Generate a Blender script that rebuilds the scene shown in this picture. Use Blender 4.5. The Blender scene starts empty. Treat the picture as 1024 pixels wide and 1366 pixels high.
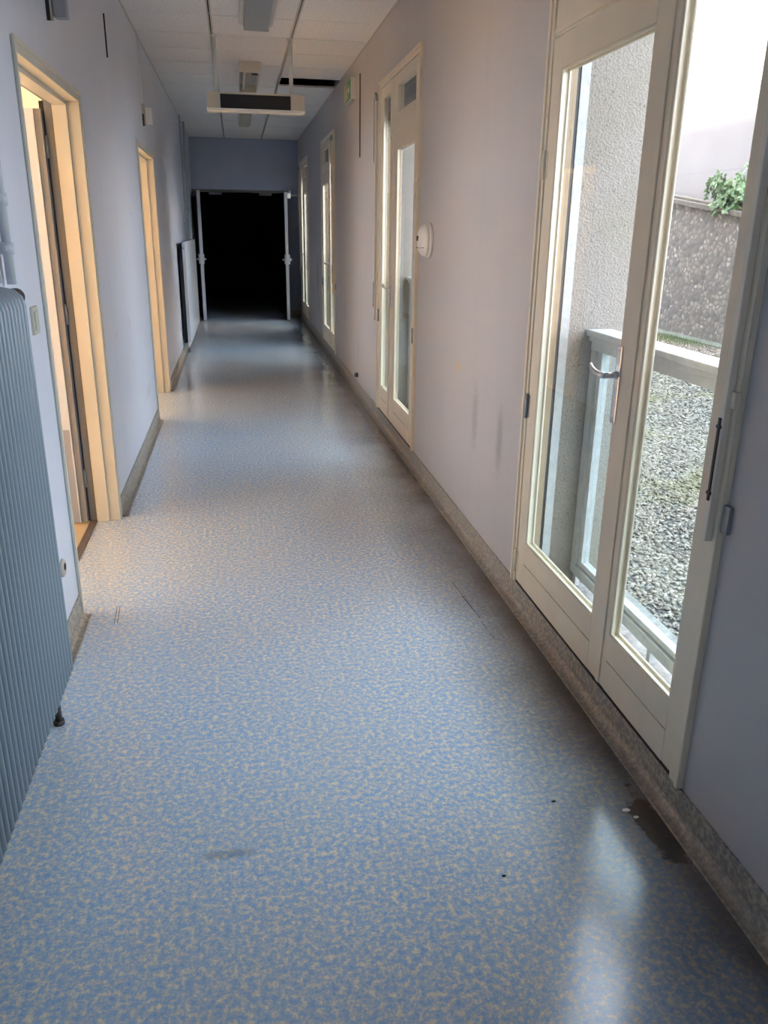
import bpy, bmesh, math, random
import numpy as np
from mathutils import Matrix, Vector

random.seed(7)
C = bpy.context.scene.collection
SC = bpy.context.scene
XL, XR, XO = -0.71, 1.15, 1.56          # left wall, right wall, outside face of the right wall
CEIL = 3.0
YE = 15.5                                # far end wall
YB = -5.0                                # corridor end behind the camera

# ------------------------------------------------------------------ materials
MATS = {}
def nmat(name):
    m = bpy.data.materials.new(name); m.use_nodes = True
    nt = m.node_tree
    return m, nt, nt.nodes['Principled BSDF']

def mat(name, col, rough=0.5, metal=0.0, spec=0.5, bump=0.0, bscale=60, var=0.0, vscale=3.0, coat=0.0):
    if name in MATS: return MATS[name]
    m, nt, b = nmat(name)
    b.inputs['Base Color'].default_value = (*col, 1)
    b.inputs['Roughness'].default_value = rough
    b.inputs['Metallic'].default_value = metal
    b.inputs['Specular IOR Level'].default_value = spec
    b.inputs['Coat Weight'].default_value = coat
    tc = nt.nodes.new('ShaderNodeTexCoord')
    if bump:
        n = nt.nodes.new('ShaderNodeTexNoise'); n.inputs['Scale'].default_value = bscale
        n.inputs['Detail'].default_value = 4
        bp = nt.nodes.new('ShaderNodeBump'); bp.inputs['Strength'].default_value = bump
        bp.inputs['Distance'].default_value = 0.01
        nt.links.new(tc.outputs['Object'], n.inputs['Vector'])
        nt.links.new(n.outputs['Fac'], bp.inputs['Height'])
        nt.links.new(bp.outputs['Normal'], b.inputs['Normal'])
    if var:
        n = nt.nodes.new('ShaderNodeTexNoise'); n.inputs['Scale'].default_value = vscale
        n.inputs['Detail'].default_value = 6
        r = nt.nodes.new('ShaderNodeValToRGB')
        r.color_ramp.elements[0].position = 0.3; r.color_ramp.elements[1].position = 0.7
        r.color_ramp.elements[0].color = (*[c * (1 - var) for c in col], 1)
        r.color_ramp.elements[1].color = (*[min(1, c * (1 + var * .6)) for c in col], 1)
        nt.links.new(tc.outputs['Object'], n.inputs['Vector'])
        nt.links.new(n.outputs['Fac'], r.inputs['Fac'])
        nt.links.new(r.outputs['Color'], b.inputs['Base Color'])
    MATS[name] = m
    return m

class G:
    """small node-graph helper working on object coordinates"""
    def __init__(s, name, k=1.0):
        s.k = k                                   # overall reflectance of the material
        s.m, s.nt, s.b = nmat(name); MATS[name] = s.m
        s.tc = s.nt.nodes.new('ShaderNodeTexCoord'); s.co = s.tc.outputs['Object']
        s.sep = s.nt.nodes.new('ShaderNodeSeparateXYZ'); s.link(s.co, s.sep.inputs[0])
    def link(s, a, b): s.nt.links.new(a, b)
    def put(s, sock, v):
        if hasattr(v, 'is_output'): s.link(v, sock)
        else: sock.default_value = v
    def math(s, op, a, b=0.0, c=None, clamp=False):
        n = s.nt.nodes.new('ShaderNodeMath'); n.operation = op; n.use_clamp = clamp
        s.put(n.inputs[0], a); s.put(n.inputs[1], b)
        if c is not None: s.put(n.inputs[2], c)
        return n.outputs[0]
    def noise(s, scale, detail=4, rough=.5, vec=None, dist=0.0):
        n = s.nt.nodes.new('ShaderNodeTexNoise'); n.inputs['Scale'].default_value = scale
        n.inputs['Detail'].default_value = detail; n.inputs['Roughness'].default_value = rough
        n.inputs['Distortion'].default_value = dist
        s.link(vec or s.co, n.inputs['Vector']); return n
    def vor(s, scale, feat='F1', vec=None, rnd=1.0):
        n = s.nt.nodes.new('ShaderNodeTexVoronoi'); n.feature = feat
        n.inputs['Scale'].default_value = scale; n.inputs['Randomness'].default_value = rnd
        s.link(vec or s.co, n.inputs['Vector']); return n
    def ramp(s, fac, stops, interp='LINEAR'):
        n = s.nt.nodes.new('ShaderNodeValToRGB'); cr = n.color_ramp; cr.interpolation = interp
        while len(cr.elements) < len(stops): cr.elements.new(.5)
        for e, (p, c) in zip(cr.elements, stops):
            e.position = p; e.color = (*[v * s.k for v in c[:3]], 1)
        s.put(n.inputs['Fac'], fac); return n.outputs['Color']
    def mix(s, fac, a, b, blend='MIX'):
        n = s.nt.nodes.new('ShaderNodeMix'); n.data_type = 'RGBA'; n.blend_type = blend
        s.put(n.inputs[0], fac)
        for sock, v in ((n.inputs[6], a), (n.inputs[7], b)):
            if hasattr(v, 'is_output'): s.link(v, sock)
            else: sock.default_value = (*[c * s.k for c in v], 1)
        return n.outputs[2]
    def mapping(s, scale=(1, 1, 1), rot=(0, 0, 0), vec=None):
        n = s.nt.nodes.new('ShaderNodeMapping'); n.inputs['Scale'].default_value = scale
        n.inputs['Rotation'].default_value = rot
        s.link(vec or s.co, n.inputs['Vector']); return n.outputs[0]
    def bump(s, h, strength=.3, dist=.01):
        n = s.nt.nodes.new('ShaderNodeBump'); n.inputs['Strength'].default_value = strength
        n.inputs['Distance'].default_value = dist
        s.link(h, n.inputs['Height']); s.link(n.outputs['Normal'], s.b.inputs['Normal'])
    def blob(s, ax, ca, cb, ra, rb, wob=.35, ns=14, soft=3.0):
        """mask of a stain: an ellipse with a ragged edge; ax names the two coordinates"""
        i = {'X': 0, 'Y': 1, 'Z': 2}
        u = s.math('DIVIDE', s.math('SUBTRACT', s.sep.outputs[i[ax[0]]], ca), ra)
        v = s.math('DIVIDE', s.math('SUBTRACT', s.sep.outputs[i[ax[1]]], cb), rb)
        d = s.math('SQRT', s.math('ADD', s.math('MULTIPLY', u, u), s.math('MULTIPLY', v, v)))
        nz = s.noise(ns, 5, .6).outputs['Fac']
        d = s.math('ADD', d, s.math('MULTIPLY', s.math('SUBTRACT', nz, .5), wob * 4))
        return s.math('MULTIPLY', s.math('SUBTRACT', 1.0, d), soft, clamp=True)

def m_floor():
    g = G('speckled vinyl floor')
    n1 = g.noise(62, 5, .62, dist=.15).outputs['Fac']
    n2 = g.noise(150, 3, .6, dist=.2).outputs['Fac']
    f = g.math('ADD', g.math('MULTIPLY', n1, .72), g.math('MULTIPLY', n2, .28))
    col = g.ramp(f, [(.36, (.235, .370, .590)), (.46, (.320, .445, .620)), (.52, (.46, .50, .55)), (.57, (.66, .60, .50)), (.66, (.80, .72, .58))])
    big = g.noise(1.3, 3, .5).outputs['Fac']
    col = g.mix(g.math('MULTIPLY', g.math('SUBTRACT', big, .42, clamp=True), .7), col, (.48, .43, .36))
    # floor browner towards the right skirting, and the old water stain
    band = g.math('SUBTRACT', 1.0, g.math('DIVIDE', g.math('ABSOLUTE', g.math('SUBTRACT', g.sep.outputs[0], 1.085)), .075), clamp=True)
    edge_mix = g.math('MULTIPLY', band, g.math('MULTIPLY', g.noise(3.2, 4, .6).outputs['Fac'], .95), clamp=True)
    col = g.mix(edge_mix, col, (.075, .052, .036))
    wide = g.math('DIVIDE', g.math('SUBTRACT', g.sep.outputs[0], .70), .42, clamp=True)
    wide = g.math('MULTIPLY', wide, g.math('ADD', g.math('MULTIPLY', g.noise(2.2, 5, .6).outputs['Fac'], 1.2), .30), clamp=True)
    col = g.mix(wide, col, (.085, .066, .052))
    st = g.blob('XY', 1.075, 1.66, .050, .15, .42, 16, 6)
    col = g.mix(g.math('MULTIPLY', st, .85), col, (.040, .026, .018))
    sc = g.blob('XY', -.09, 1.735, .09, .022, .5, 22, 1.6)
    col = g.mix(g.math('MULTIPLY', sc, .38), col, (.12, .13, .14))
    for (x0, y0, x1, y1) in ((.925, 3.33, .947, 2.99), (.93, 3.18, .950, 2.96), (.945, 2.93, .951, 2.86), (.951, 2.82, .958, 2.77), (-.571, 3.29, -.563, 3.13), (-.560, 3.29, -.551, 3.13)):
        t = g.math('DIVIDE', g.math('SUBTRACT', g.sep.outputs[1], y0), y1 - y0)
        xx = g.math('ADD', g.math('MULTIPLY', t, x1 - x0), x0)
        near = g.math('LESS_THAN', g.math('ABSOLUTE', g.math('SUBTRACT', g.sep.outputs[0], xx)), .0016)
        inn = g.math('LESS_THAN', g.math('ABSOLUTE', g.math('SUBTRACT', t, .5)), .5)
        col = g.mix(g.math('MULTIPLY', g.math('MULTIPLY', near, inn), .8), col, (.03, .03, .035))
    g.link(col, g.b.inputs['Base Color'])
    r = g.math('ADD', g.math('MULTIPLY', g.noise(6, 4, .6).outputs['Fac'], .10), .13)
    g.link(r, g.b.inputs['Roughness'])
    h = g.math('ADD', g.noise(2.5, 2, .5).outputs['Fac'], g.math('MULTIPLY', g.noise(60, 2, .5).outputs['Fac'], .012))
    g.bump(h, .25, .012)
    g.b.inputs['Specular IOR Level'].default_value = .55
    return g.m

def m_skirt():
    g = G('speckled vinyl skirting')
    f = g.noise(62, 5, .62, dist=.15).outputs['Fac']
    col = g.ramp(f, [(.40, (.20, .205, .22)), (.50, (.34, .31, .27)), (.60, (.52, .46, .36))])
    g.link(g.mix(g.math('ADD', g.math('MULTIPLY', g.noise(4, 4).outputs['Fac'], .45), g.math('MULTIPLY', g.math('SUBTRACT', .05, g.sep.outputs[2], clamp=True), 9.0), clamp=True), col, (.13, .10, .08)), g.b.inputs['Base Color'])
    g.b.inputs['Roughness'].default_value = .35
    return g.m

def m_wall(name, base, marks):
    g = G(name)
    dirt = g.noise(1.1, 5, .6).outputs['Fac']
    col = g.ramp(dirt, [(.3, tuple(c * .93 for c in base)), (.7, base)])
    streak = g.noise(1.0, 4, .6, vec=g.mapping((9, 9, .35))).outputs['Fac']
    col = g.mix(g.math('MULTIPLY', g.math('SUBTRACT', streak, .5, clamp=True), .6), col, tuple(c * .72 for c in base))
    for (cy, cz, ry, rz, c, k, wob) in marks:
        bl = g.blob('YZ', cy, cz, ry * 1.25, rz * 1.25, wob * 1.3, 34, 1.5)
        col = g.mix(g.math('MULTIPLY', bl, k), col, c)
    sp = g.vor(1.7); dots = g.math('LESS_THAN', sp.outputs['Distance'], .012)
    col = g.mix(g.math('MULTIPLY', dots, .7), col, (.08, .07, .06))
    g.link(col, g.b.inputs['Base Color'])
    g.b.inputs['Roughness'].default_value = .42
    g.bump(g.noise(120, 3, .6).outputs['Fac'], .12, .004)
    return g.m

def m_render():
    g = G('roughcast render', .66)
    n = g.noise(230, 4, .7).outputs['Fac']
    v = g.vor(110).outputs['Distance']
    col = g.ramp(n, [(.32, (.17, .14, .115)), (.42, (.34, .30, .26)), (.62, (.43, .38, .335))])
    big = g.noise(2.3, 5, .65).outputs['Fac']
    col = g.mix(g.math('MULTIPLY', g.math('SUBTRACT', big, .48, clamp=True), 2.2), col, (.30, .27, .19))
    low = g.math('MULTIPLY', g.math('SUBTRACT', .9, g.sep.outputs[2], clamp=True), g.math('MULTIPLY', g.noise(7, 5, .7).outputs['Fac'], 1.0))
    col = g.mix(low, col, (.25, .21, .13))
    spots = g.math('MULTIPLY', g.math('LESS_THAN', g.vor(26).outputs['Distance'], .13), .6)
    col = g.mix(spots, col, (.16, .13, .10))
    g.link(col, g.b.inputs['Base Color']); g.b.inputs['Roughness'].default_value = .95
    g.bump(g.math('ADD', n, v), .6, .006)
    return g.m

def m_flint():
    g = G('flint rubble wall', .66)
    wv = g.mapping((1, 1, 1.25))
    dn = g.noise(6, 3).outputs['Color']
    vadd = g.nt.nodes.new('ShaderNodeVectorMath'); vadd.operation = 'MULTIPLY_ADD'
    g.link(dn, vadd.inputs[0]); vadd.inputs[1].default_value = (.09, .09, .09); g.link(wv, vadd.inputs[2])
    a = g.vor(8.5, vec=vadd.outputs[0]); e = g.vor(8.5, 'DISTANCE_TO_EDGE', vec=vadd.outputs[0])
    sc = g.nt.nodes.new('ShaderNodeSeparateColor'); g.link(a.outputs['Color'], sc.inputs[0])
    stone = g.ramp(sc.outputs[0], [(0, (.17, .17, .18)), (.3, (.28, .27, .27)), (.5, (.38, .35, .31)), (.75, (.48, .45, .42)), (1, (.72, .68, .63))])
    stone = g.mix(g.math('MULTIPLY', g.noise(22, 4, .7).outputs['Fac'], .35), stone, (.16, .15, .14))
    mort = g.mix(g.noise(9, 4).outputs['Fac'], (.18, .17, .158), (.28, .262, .24))
    rnd = g.math('ADD', a.outputs['Distance'], g.math('MULTIPLY', g.math('SUBTRACT', g.noise(30, 3, .6).outputs['Fac'], .5), .35))
    k = g.math('MULTIPLY', g.math('SUBTRACT', e.outputs['Distance'], .05), 7, clamp=True)
    g.link(g.mix(k, mort, stone), g.b.inputs['Base Color']); g.b.inputs['Roughness'].default_value = .9
    g.bump(g.math('MULTIPLY', rnd, -1.0), .35, .03)
    return g.m

def m_ground():
    g = G('gravel ground', .66)
    a = g.vor(30); sc = g.nt.nodes.new('ShaderNodeSeparateColor'); g.link(a.outputs['Color'], sc.inputs[0])
    col = g.ramp(sc.outputs[0], [(0, (.08, .075, .065)), (.5, (.17, .165, .15)), (1, (.27, .265, .25))])
    moss = g.math('MULTIPLY', g.math('SUBTRACT', g.noise(.9, 5, .6).outputs['Fac'], .52, clamp=True), 6, clamp=True)
    col = g.mix(g.math('MULTIPLY', moss, .8), col, (.16, .15, .05))
    g.link(col, g.b.inputs['Base Color']); g.b.inputs['Roughness'].default_value = .95
    g.bump(a.outputs['Distance'], .8, .03)
    return g.m

def m_stone():
    g = G('loose pale gravel', .66)
    at = g.nt.nodes.new('ShaderNodeAttribute'); at.attribute_name = 'tone'
    col = g.ramp(at.outputs['Fac'], [(0, (.075, .060, .045)), (.25, (.19, .158, .127)), (.6, (.30, .262, .222)), (.85, (.41, .368, .32)), (1, (.56, .52, .465))])
    moss = g.math('MULTIPLY', g.math('SUBTRACT', g.noise(.9, 5, .6).outputs['Fac'], .51, clamp=True), 7, clamp=True)
    col = g.mix(g.math('MULTIPLY', moss, .75), col, (.20, .185, .05))
    g.link(col, g.b.inputs['Base Color']); g.b.inputs['Roughness'].default_value = .85
    return g.m

def m_glass(name, tint=(1, 1, 1), gloss=1.0):
    m = bpy.data.materials.new(name); m.use_nodes = True; nt = m.node_tree; nt.nodes.clear()
    o = nt.nodes.new('ShaderNodeOutputMaterial'); t = nt.nodes.new('ShaderNodeBsdfTransparent')
    t.inputs[0].default_value = (*tint, 1)
    gl = nt.nodes.new('ShaderNodeBsdfGlossy'); gl.inputs['Roughness'].default_value = .01
    f = nt.nodes.new('ShaderNodeFresnel'); f.inputs['IOR'].default_value = 1.5
    k = nt.nodes.new('ShaderNodeMath'); k.operation = 'MULTIPLY'; k.inputs[1].default_value = gloss
    mx = nt.nodes.new('ShaderNodeMixShader')
    geo = nt.nodes.new('ShaderNodeNewGeometry'); inv = nt.nodes.new('ShaderNodeMath'); inv.operation = 'SUBTRACT'; inv.inputs[0].default_value = 1
    nt.links.new(geo.outputs['Backfacing'], inv.inputs[1]); k2 = nt.nodes.new('ShaderNodeMath'); k2.operation = 'MULTIPLY'
    nt.links.new(f.outputs[0], k.inputs[0]); nt.links.new(k.outputs[0], k2.inputs[0]); nt.links.new(inv.outputs[0], k2.inputs[1]); nt.links.new(k2.outputs[0], mx.inputs[0])
    nt.links.new(t.outputs[0], mx.inputs[1]); nt.links.new(gl.outputs[0], mx.inputs[2])
    nt.links.new(mx.outputs[0], o.inputs['Surface']); MATS[name] = m
    return m

def m_ceiling():
    g = G('mineral fibre ceiling tile')
    n = g.noise(85, 3, .7).outputs['Fac']
    col = g.ramp(n, [(.34, (.60, .58, .56)), (.5, (.82, .80, .78)), (.7, (.86, .84, .82))])
    g.link(col, g.b.inputs['Base Color']); g.b.inputs['Roughness'].default_value = .95
    g.bump(n, .3, .004); return g.m

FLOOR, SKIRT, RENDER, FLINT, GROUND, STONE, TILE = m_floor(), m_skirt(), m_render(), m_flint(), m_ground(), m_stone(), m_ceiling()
OR, GY, DK = (.62, .36, .15), (.26, .25, .25), (.10, .095, .10)
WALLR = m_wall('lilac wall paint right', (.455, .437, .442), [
    (4.22, .86, .036, .030, OR, 1.0, .15), (6.9, .95, .03, .02, OR, .55, .3), (8.6, .88, .03, .02, OR, .6, .3),
    (3.86, .66, .055, .17, GY, .6, .3), (3.45, .64, .045, .155, GY, .75, .2), (9.0, .75, .05, .2, GY, .5, .4),
    (12.1, .9, .10, .26, DK, .75, .35), (8.0, .45, .05, .2, GY, .45, .5), (12.0, .5, .08, .12, DK, .5, .35)])
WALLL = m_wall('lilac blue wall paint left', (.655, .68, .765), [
    (5.0, .95, .03, .03, OR, .45, .3), (5.65, .95, .03, .05, OR, .4, .3), (9.0, 1.52, .05, .05, OR, .35, .3),
    (6.4, .35, .18, .05, GY, .25, .4)])
WALLE = mat('blue wall paint end', (.42, .46, .58), .6, bump=.1, bscale=120, var=.04)
CREAM = mat('cream gloss paint', (.72, .64, .50), .32, bump=.05, bscale=25, var=.04, vscale=9)
YCREAM = mat('yellow cream gloss paint', (.60, .57, .49), .35, bump=.05, bscale=25, var=.04, vscale=6)
GLASS = m_glass('window glass')
GLASS2 = m_glass('railing glass', (.86, .92, .92))
CHROME = mat('brushed chrome', (.70, .70, .71), .30, 1.0)
STEEL = mat('dull steel', (.35, .36, .37), .4, .8)
WHITE = mat('white plastic', (.74, .71, .66), .35)
BLACK = mat('black plastic', (.012, .012, .015), .45)
GAP = mat('dark joint', (.03, .022, .018), .8)
GREYP = mat('grey paint', (.20, .21, .235), .45, var=.06)
DOORW = mat('white door paint', (.52, .56, .62), .4, var=.03)
DOORG = mat('grey kick plate', (.27, .29, .34), .35)
RADP = mat('pale blue radiator enamel', (.21, .25, .285), .35)
RADW = mat('white radiator enamel', (.66, .68, .72), .35)
PIPEM = mat('painted pipe', (.47, .50, .53), .4)
TAN = mat('tan room floor', (.55, .42, .25), .45, var=.08)
ROOMW = mat('cream room wall', (.80, .70, .52), .7)
EXTW = mat('weathered white paint', (.39, .395, .385), .6, bump=.3, bscale=60, var=.12, vscale=25)
SILL = mat('weathered stone sill', (.19, .19, .18), .85, bump=.7, bscale=45, var=.45, vscale=22)
CONC = mat('concrete coping', (.17, .155, .135), .95, bump=.6, bscale=30, var=.25, vscale=8)
WREND = mat('white rendered gable', (.36, .35, .365), .95, bump=.2, bscale=40, var=.07, vscale=1.2)
QUOIN = mat('pale limestone', (.38, .37, .355), .9, bump=.5, bscale=20, var=.15, vscale=6)
LEAFM = mat('green leaf', (.10, .17, .07), .5, var=.35, vscale=8)
STEMM = mat('brown stem', (.12, .08, .04), .8)
DIFF = mat('grey prismatic diffuser', (.40, .42, .43), .25, bump=.3, bscale=150)
LIGHTM = mat('light fitting enamel', (.62, .60, .56), .4)
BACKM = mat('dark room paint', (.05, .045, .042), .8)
SHADEDOOR = mat('dark grey door face', (.10, .10, .12), .5)  # shade on the end leaf faces is put into their colour
EDGE = mat('pale door edge', (.55, .57, .60), .4)
SLAT = mat('grey shutter slat', (.16, .16, .17), .6)
GREEN = mat('green sign face', (.03, .28, .10), .35)
SIGNY = mat('sign figure pale yellow', (.80, .66, .30), .4)
LAMPB = mat('translucent blue grey plastic', (.27, .29, .34), .3)
PLEN = mat('ceiling void', (.02, .02, .02), .9)

# ------------------------------------------------------------------ mesh helpers
def box(bm, x0, x1, y0, y1, z0, z1, bev=0.0):
    vs = [bm.verts.new((x, y, z)) for x in (min(x0, x1), max(x0, x1)) for y in (min(y0, y1), max(y0, y1)) for z in (min(z0, z1), max(z0, z1))]
    q = [(0, 1, 3, 2), (4, 6, 7, 5), (0, 4, 5, 1), (2, 3, 7, 6), (0, 2, 6, 4), (1, 5, 7, 3)]
    fs = [bm.faces.new([vs[i] for i in f]) for f in q]
    if bev > 0:
        es = list({e for f in fs for e in f.edges})
        bmesh.ops.bevel(bm, geom=es, offset=bev, segments=2, affect='EDGES', profile=.6)

def cyl(bm, a, b, r, r2=None, n=16, caps=True):
    a, b = Vector(a), Vector(b); d = b - a; r2 = r if r2 is None else r2
    q = d.to_track_quat('Z', 'Y')
    ra, rb = [], []
    for i in range(n):
        t = 2 * math.pi * i / n; c = Vector((math.cos(t), math.sin(t), 0))
        ra.append(bm.verts.new(a + q @ (c * r))); rb.append(bm.verts.new(b + q @ (c * r2)))
    for i in range(n):
        f = bm.faces.new((ra[i], ra[(i + 1) % n], rb[(i + 1) % n], rb[i])); f.smooth = True
    if caps: bm.faces.new(ra[::-1]); bm.faces.new(rb)

def tube(bm, pts, r, n=10):
    pts = [Vector(p) for p in pts]; rings = []
    for i, p in enumerate(pts):
        d = (pts[min(i + 1, len(pts) - 1)] - pts[max(i - 1, 0)]).normalized()
        up = Vector((0, 1, 0)) if abs(d.y) < .9 else Vector((1, 0, 0))
        u = d.cross(up).normalized(); v = d.cross(u)
        rr = r[i] if isinstance(r, (list, tuple)) else r
        rings.append([bm.verts.new(p + (u * math.cos(2 * math.pi * k / n) + v * math.sin(2 * math.pi * k / n)) * rr) for k in range(n)])
    for a, b in zip(rings, rings[1:]):
        for k in range(n):
            f = bm.faces.new((a[k], a[(k + 1) % n], b[(k + 1) % n], b[k])); f.smooth = True
    bm.faces.new(rings[0][::-1]); bm.faces.new(rings[-1])

def lathe(bm, prof, origin, axis, n=32):
    """profile of (radius, distance) turned round an axis"""
    q = Vector(axis).to_track_quat('Z', 'Y'); o = Vector(origin); rings = []
    for r, h in prof:
        rings.append([bm.verts.new(o + q @ Vector((r * math.cos(2 * math.pi * k / n), r * math.sin(2 * math.pi * k / n), h))) for k in range(n)])
    for a, b in zip(rings, rings[1:]):
        for k in range(n):
            f = bm.faces.new((a[k], a[(k + 1) % n], b[(k + 1) % n], b[k])); f.smooth = True
    bm.faces.new(rings[0][::-1]); bm.faces.new(rings[-1])

def prism(bm, poly, axis, a, b, smooth=False):
    """polygon of (u,v) extruded along an axis: 'Y' -> (x,z), 'X' -> (y,z), 'Z' -> (x,y)"""
    def P(u, v, t): return {'Y': (u, t, v), 'X': (t, u, v), 'Z': (u, v, t)}[axis]
    A = [bm.verts.new(P(u, v, a)) for u, v in poly]; B = [bm.verts.new(P(u, v, b)) for u, v in poly]
    n = len(poly)
    for i in range(n):
        f = bm.faces.new((A[i], A[(i + 1) % n], B[(i + 1) % n], B[i])); f.smooth = smooth
    bm.faces.new(A[::-1]); bm.faces.new(B)

def NB(): return bmesh.new()

def obj(name, bm, m, parent=None):
    """link one mesh object; geometry is given in world coordinates"""
    bmesh.ops.recalc_face_normals(bm, faces=bm.faces)
    me = bpy.data.meshes.new(name)
    off = Vector((0, 0, 0)); p = parent
    while p is not None: off += p.location; p = p.parent
    if off.length: bmesh.ops.translate(bm, verts=bm.verts, vec=-off)
    bm.to_mesh(me); bm.free()
    for mm in (m if isinstance(m, list) else [m]): me.materials.append(mm)
    o = bpy.data.objects.new(name, me); C.objects.link(o)
    if parent is not None: o.parent = parent
    return o

def thing(name, label, cat, loc=(0, 0, 0), group=None, kind=None):
    o = bpy.data.objects.new(name, None); C.objects.link(o); o.location = loc; o.empty_display_size = .1
    o['label'] = label; o['category'] = cat
    if group: o['group'] = group
    if kind: o['kind'] = kind
    return o

def tag(o, label, cat, group=None, kind=None):
    o['label'] = label; o['category'] = cat
    if group: o['group'] = group
    if kind: o['kind'] = kind
    return o

def struct(name, bm, m, label=None, parent=None):
    o = obj(name, bm, m, parent)
    o['kind'] = 'structure'
    if label: o['label'] = label
    return o

def wall_x(bm, x0, x1, y0, y1, z0, z1, holes):
    """wall slab in the YZ plane with rectangular holes (ya, yb, za, zb) sorted in y"""
    y = y0
    for (ya, yb, za, zb) in sorted(holes):
        if ya > y: box(bm, x0, x1, y, ya, z0, z1)
        if za > z0: box(bm, x0, x1, ya, yb, z0, za)
        if zb < z1: box(bm, x0, x1, ya, yb, zb, z1)
        y = yb
    if y < y1: box(bm, x0, x1, y, y1, z0, z1)

# ------------------------------------------------------------------ french door layout (outer frame y0..y1)
def layout(y0, big_far):
    e = [0, .055, .112, .505, .563, .642, 1.32, 1.41, 1.45]       # frame, small leaf, pane, stile, meeting, pane, stile, frame
    if big_far: return [y0 + v for v in e]
    e = [1.5 - v for v in (0, .06, .17, .47, .555, .75, 1.34, 1.44, 1.5)][::-1]
    return [y0 + v for v in e]
FD = [(-2.9, False), (1.68, True), (5.30, False), (9.88, True), (13.47, False)]
def ylen(bf): return 1.45 if bf else 1.5
holes = [(y, y + ylen(b), .09, 2.60) for y, b in FD]

# ------------------------------------------------------------------ room shell
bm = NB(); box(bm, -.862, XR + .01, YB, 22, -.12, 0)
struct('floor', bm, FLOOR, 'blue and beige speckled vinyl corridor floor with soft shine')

bm = NB(); wall_x(bm, XR, XR + .08, YB, YE, 0, 3.35, holes)
struct('wall_right', bm, WALLR, 'lilac grey painted corridor wall with the glazed doors')
bm = NB()
oh = [(a + .01, b - .01, .06, 2.60) for a, b, _, _ in holes]
wall_x(bm, XR + .08, XO, YB - 2, 24, -.4, 10.6, oh)  # carried up out of view to keep the sun off the yard
struct('wall_outside', bm, RENDER, 'roughcast rendered outer wall seen through the door glass')

D1L = (3.23, 4.47, 0, 2.145); D2L = (6.93, 8.21, 0, 2.165)
bm = NB(); wall_x(bm, XL - .152, XL, YB, YE, 0, 3.35, [D1L, D2L])
struct('wall_left', bm, WALLL, 'lilac blue corridor wall with two cream door frames')

# end wall with the double door opening
EX0, EX1, EZ = -.70, .955, 2.17
bm = NB()
box(bm, XL - .15, EX0, YE, YE + .15, 0, 3.35); box(bm, EX1, XR + .08, YE, YE + .15, 0, 3.35)
box(bm, EX0, EX1, YE, YE + .15, EZ, 3.35)
struct('wall_end', bm, WALLE, 'blue grey end wall above the open double doors')
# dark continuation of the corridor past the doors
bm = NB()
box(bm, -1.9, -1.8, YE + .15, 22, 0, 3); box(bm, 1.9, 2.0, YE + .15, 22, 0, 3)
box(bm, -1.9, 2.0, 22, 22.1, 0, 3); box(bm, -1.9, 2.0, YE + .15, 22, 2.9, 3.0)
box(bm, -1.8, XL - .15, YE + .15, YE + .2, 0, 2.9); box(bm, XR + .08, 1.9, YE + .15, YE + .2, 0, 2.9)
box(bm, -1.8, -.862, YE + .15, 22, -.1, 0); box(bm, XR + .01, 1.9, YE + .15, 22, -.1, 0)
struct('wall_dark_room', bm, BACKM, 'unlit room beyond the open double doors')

# ceiling: separate tiles in a thin grid, one tile missing
PY, PX = .62, (XL, -.115, .52, XR)
bm = NB(); gb = NB()
y = 6.22 - PY * 19
ys = [y + PY * i for i in range(36)]
for i, y in enumerate(ys):
    if y > YE: break
    y1 = min(y + PY, YE)
    for k in range(3):
        if k == 2 and abs(y - 9.32) < .05:
            # half of this tile is gone
            box(bm, PX[k] + .015, PX[k + 1], y + .012 + .50, y1 - .003, CEIL, CEIL + .018)
            continue
        a = PX[k] + (.0 if k == 0 else .017); b = PX[k + 1] - (.0 if k == 2 else .017)
        dz = random.uniform(0, .0015)
        box(bm, a, b, y + .004, y1 - .004, CEIL + dz, CEIL + .018)
struct('ceiling', bm, TILE, 'suspended ceiling of speckled off white tiles')
for x in PX[1:3]:
    for s in (-.0105, .0105): box(gb, x + s - .006, x + s + .006, YB, YE, CEIL - .002, CEIL + .02)
for x in (XL, XR): box(gb, x - .008, x + .008, YB, YE, CEIL - .006, CEIL + .012)
for y in ys:
    if y < YE: box(gb, XL, XR, y - .005, y + .005, CEIL + .008, CEIL + .02)
struct('trim_1', gb, mat('ceiling grid paint', (.55, .52, .49), .5), 'thin metal grid holding the ceiling tiles')
bm = NB(); box(bm, XL - .15, XR + .08, YB, YE, 3.30, 3.35)
struct('ceiling_void', bm, PLEN, 'dark void seen through the missing ceiling tile')
bm = NB(); box(bm, -7.5, XO, YB - 2, 24, 10.6, 10.8); box(bm, -7.5, XO, YB - 2, 24, 3.36, 3.6)  # unseen top slab, height chosen so the building shades the yard
struct('roof', bm, CONC, 'storey above the corridor')

# coved skirting
def cove(bm, x, s, y0, y1):
    """s = +1 skirting on the right wall (grows to -x), -1 on the left wall"""
    prof = [(0, 0), (0, .098), (-.007, .098), (-.007, .038)]
    for k in range(7):
        t = math.pi / 2 * k / 6
        prof.append((-.007 - .035 * (1 - math.cos(t)), .038 - .035 * math.sin(t)))
    prof.append((-.046, 0))
    prism(bm, [(x + s * u, v) for u, v in prof], 'Y', y0, y1, False)
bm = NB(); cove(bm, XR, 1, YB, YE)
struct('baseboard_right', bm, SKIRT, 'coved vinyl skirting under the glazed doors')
bm = NB()
for a, b in ((YB, D1L[0]), (D1L[1], D2L[0]), (D2L[1], YE)): cove(bm, XL, -1, a + .004, b - .004)
struct('baseboard_left', bm, SKIRT, 'coved vinyl skirting along the left wall')
bm = NB(); box(bm, EX1 + .01, XR, YE - .02, YE, 0, .1)
struct('baseboard_end', bm, SKIRT, 'short piece of skirting on the end wall')

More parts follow.
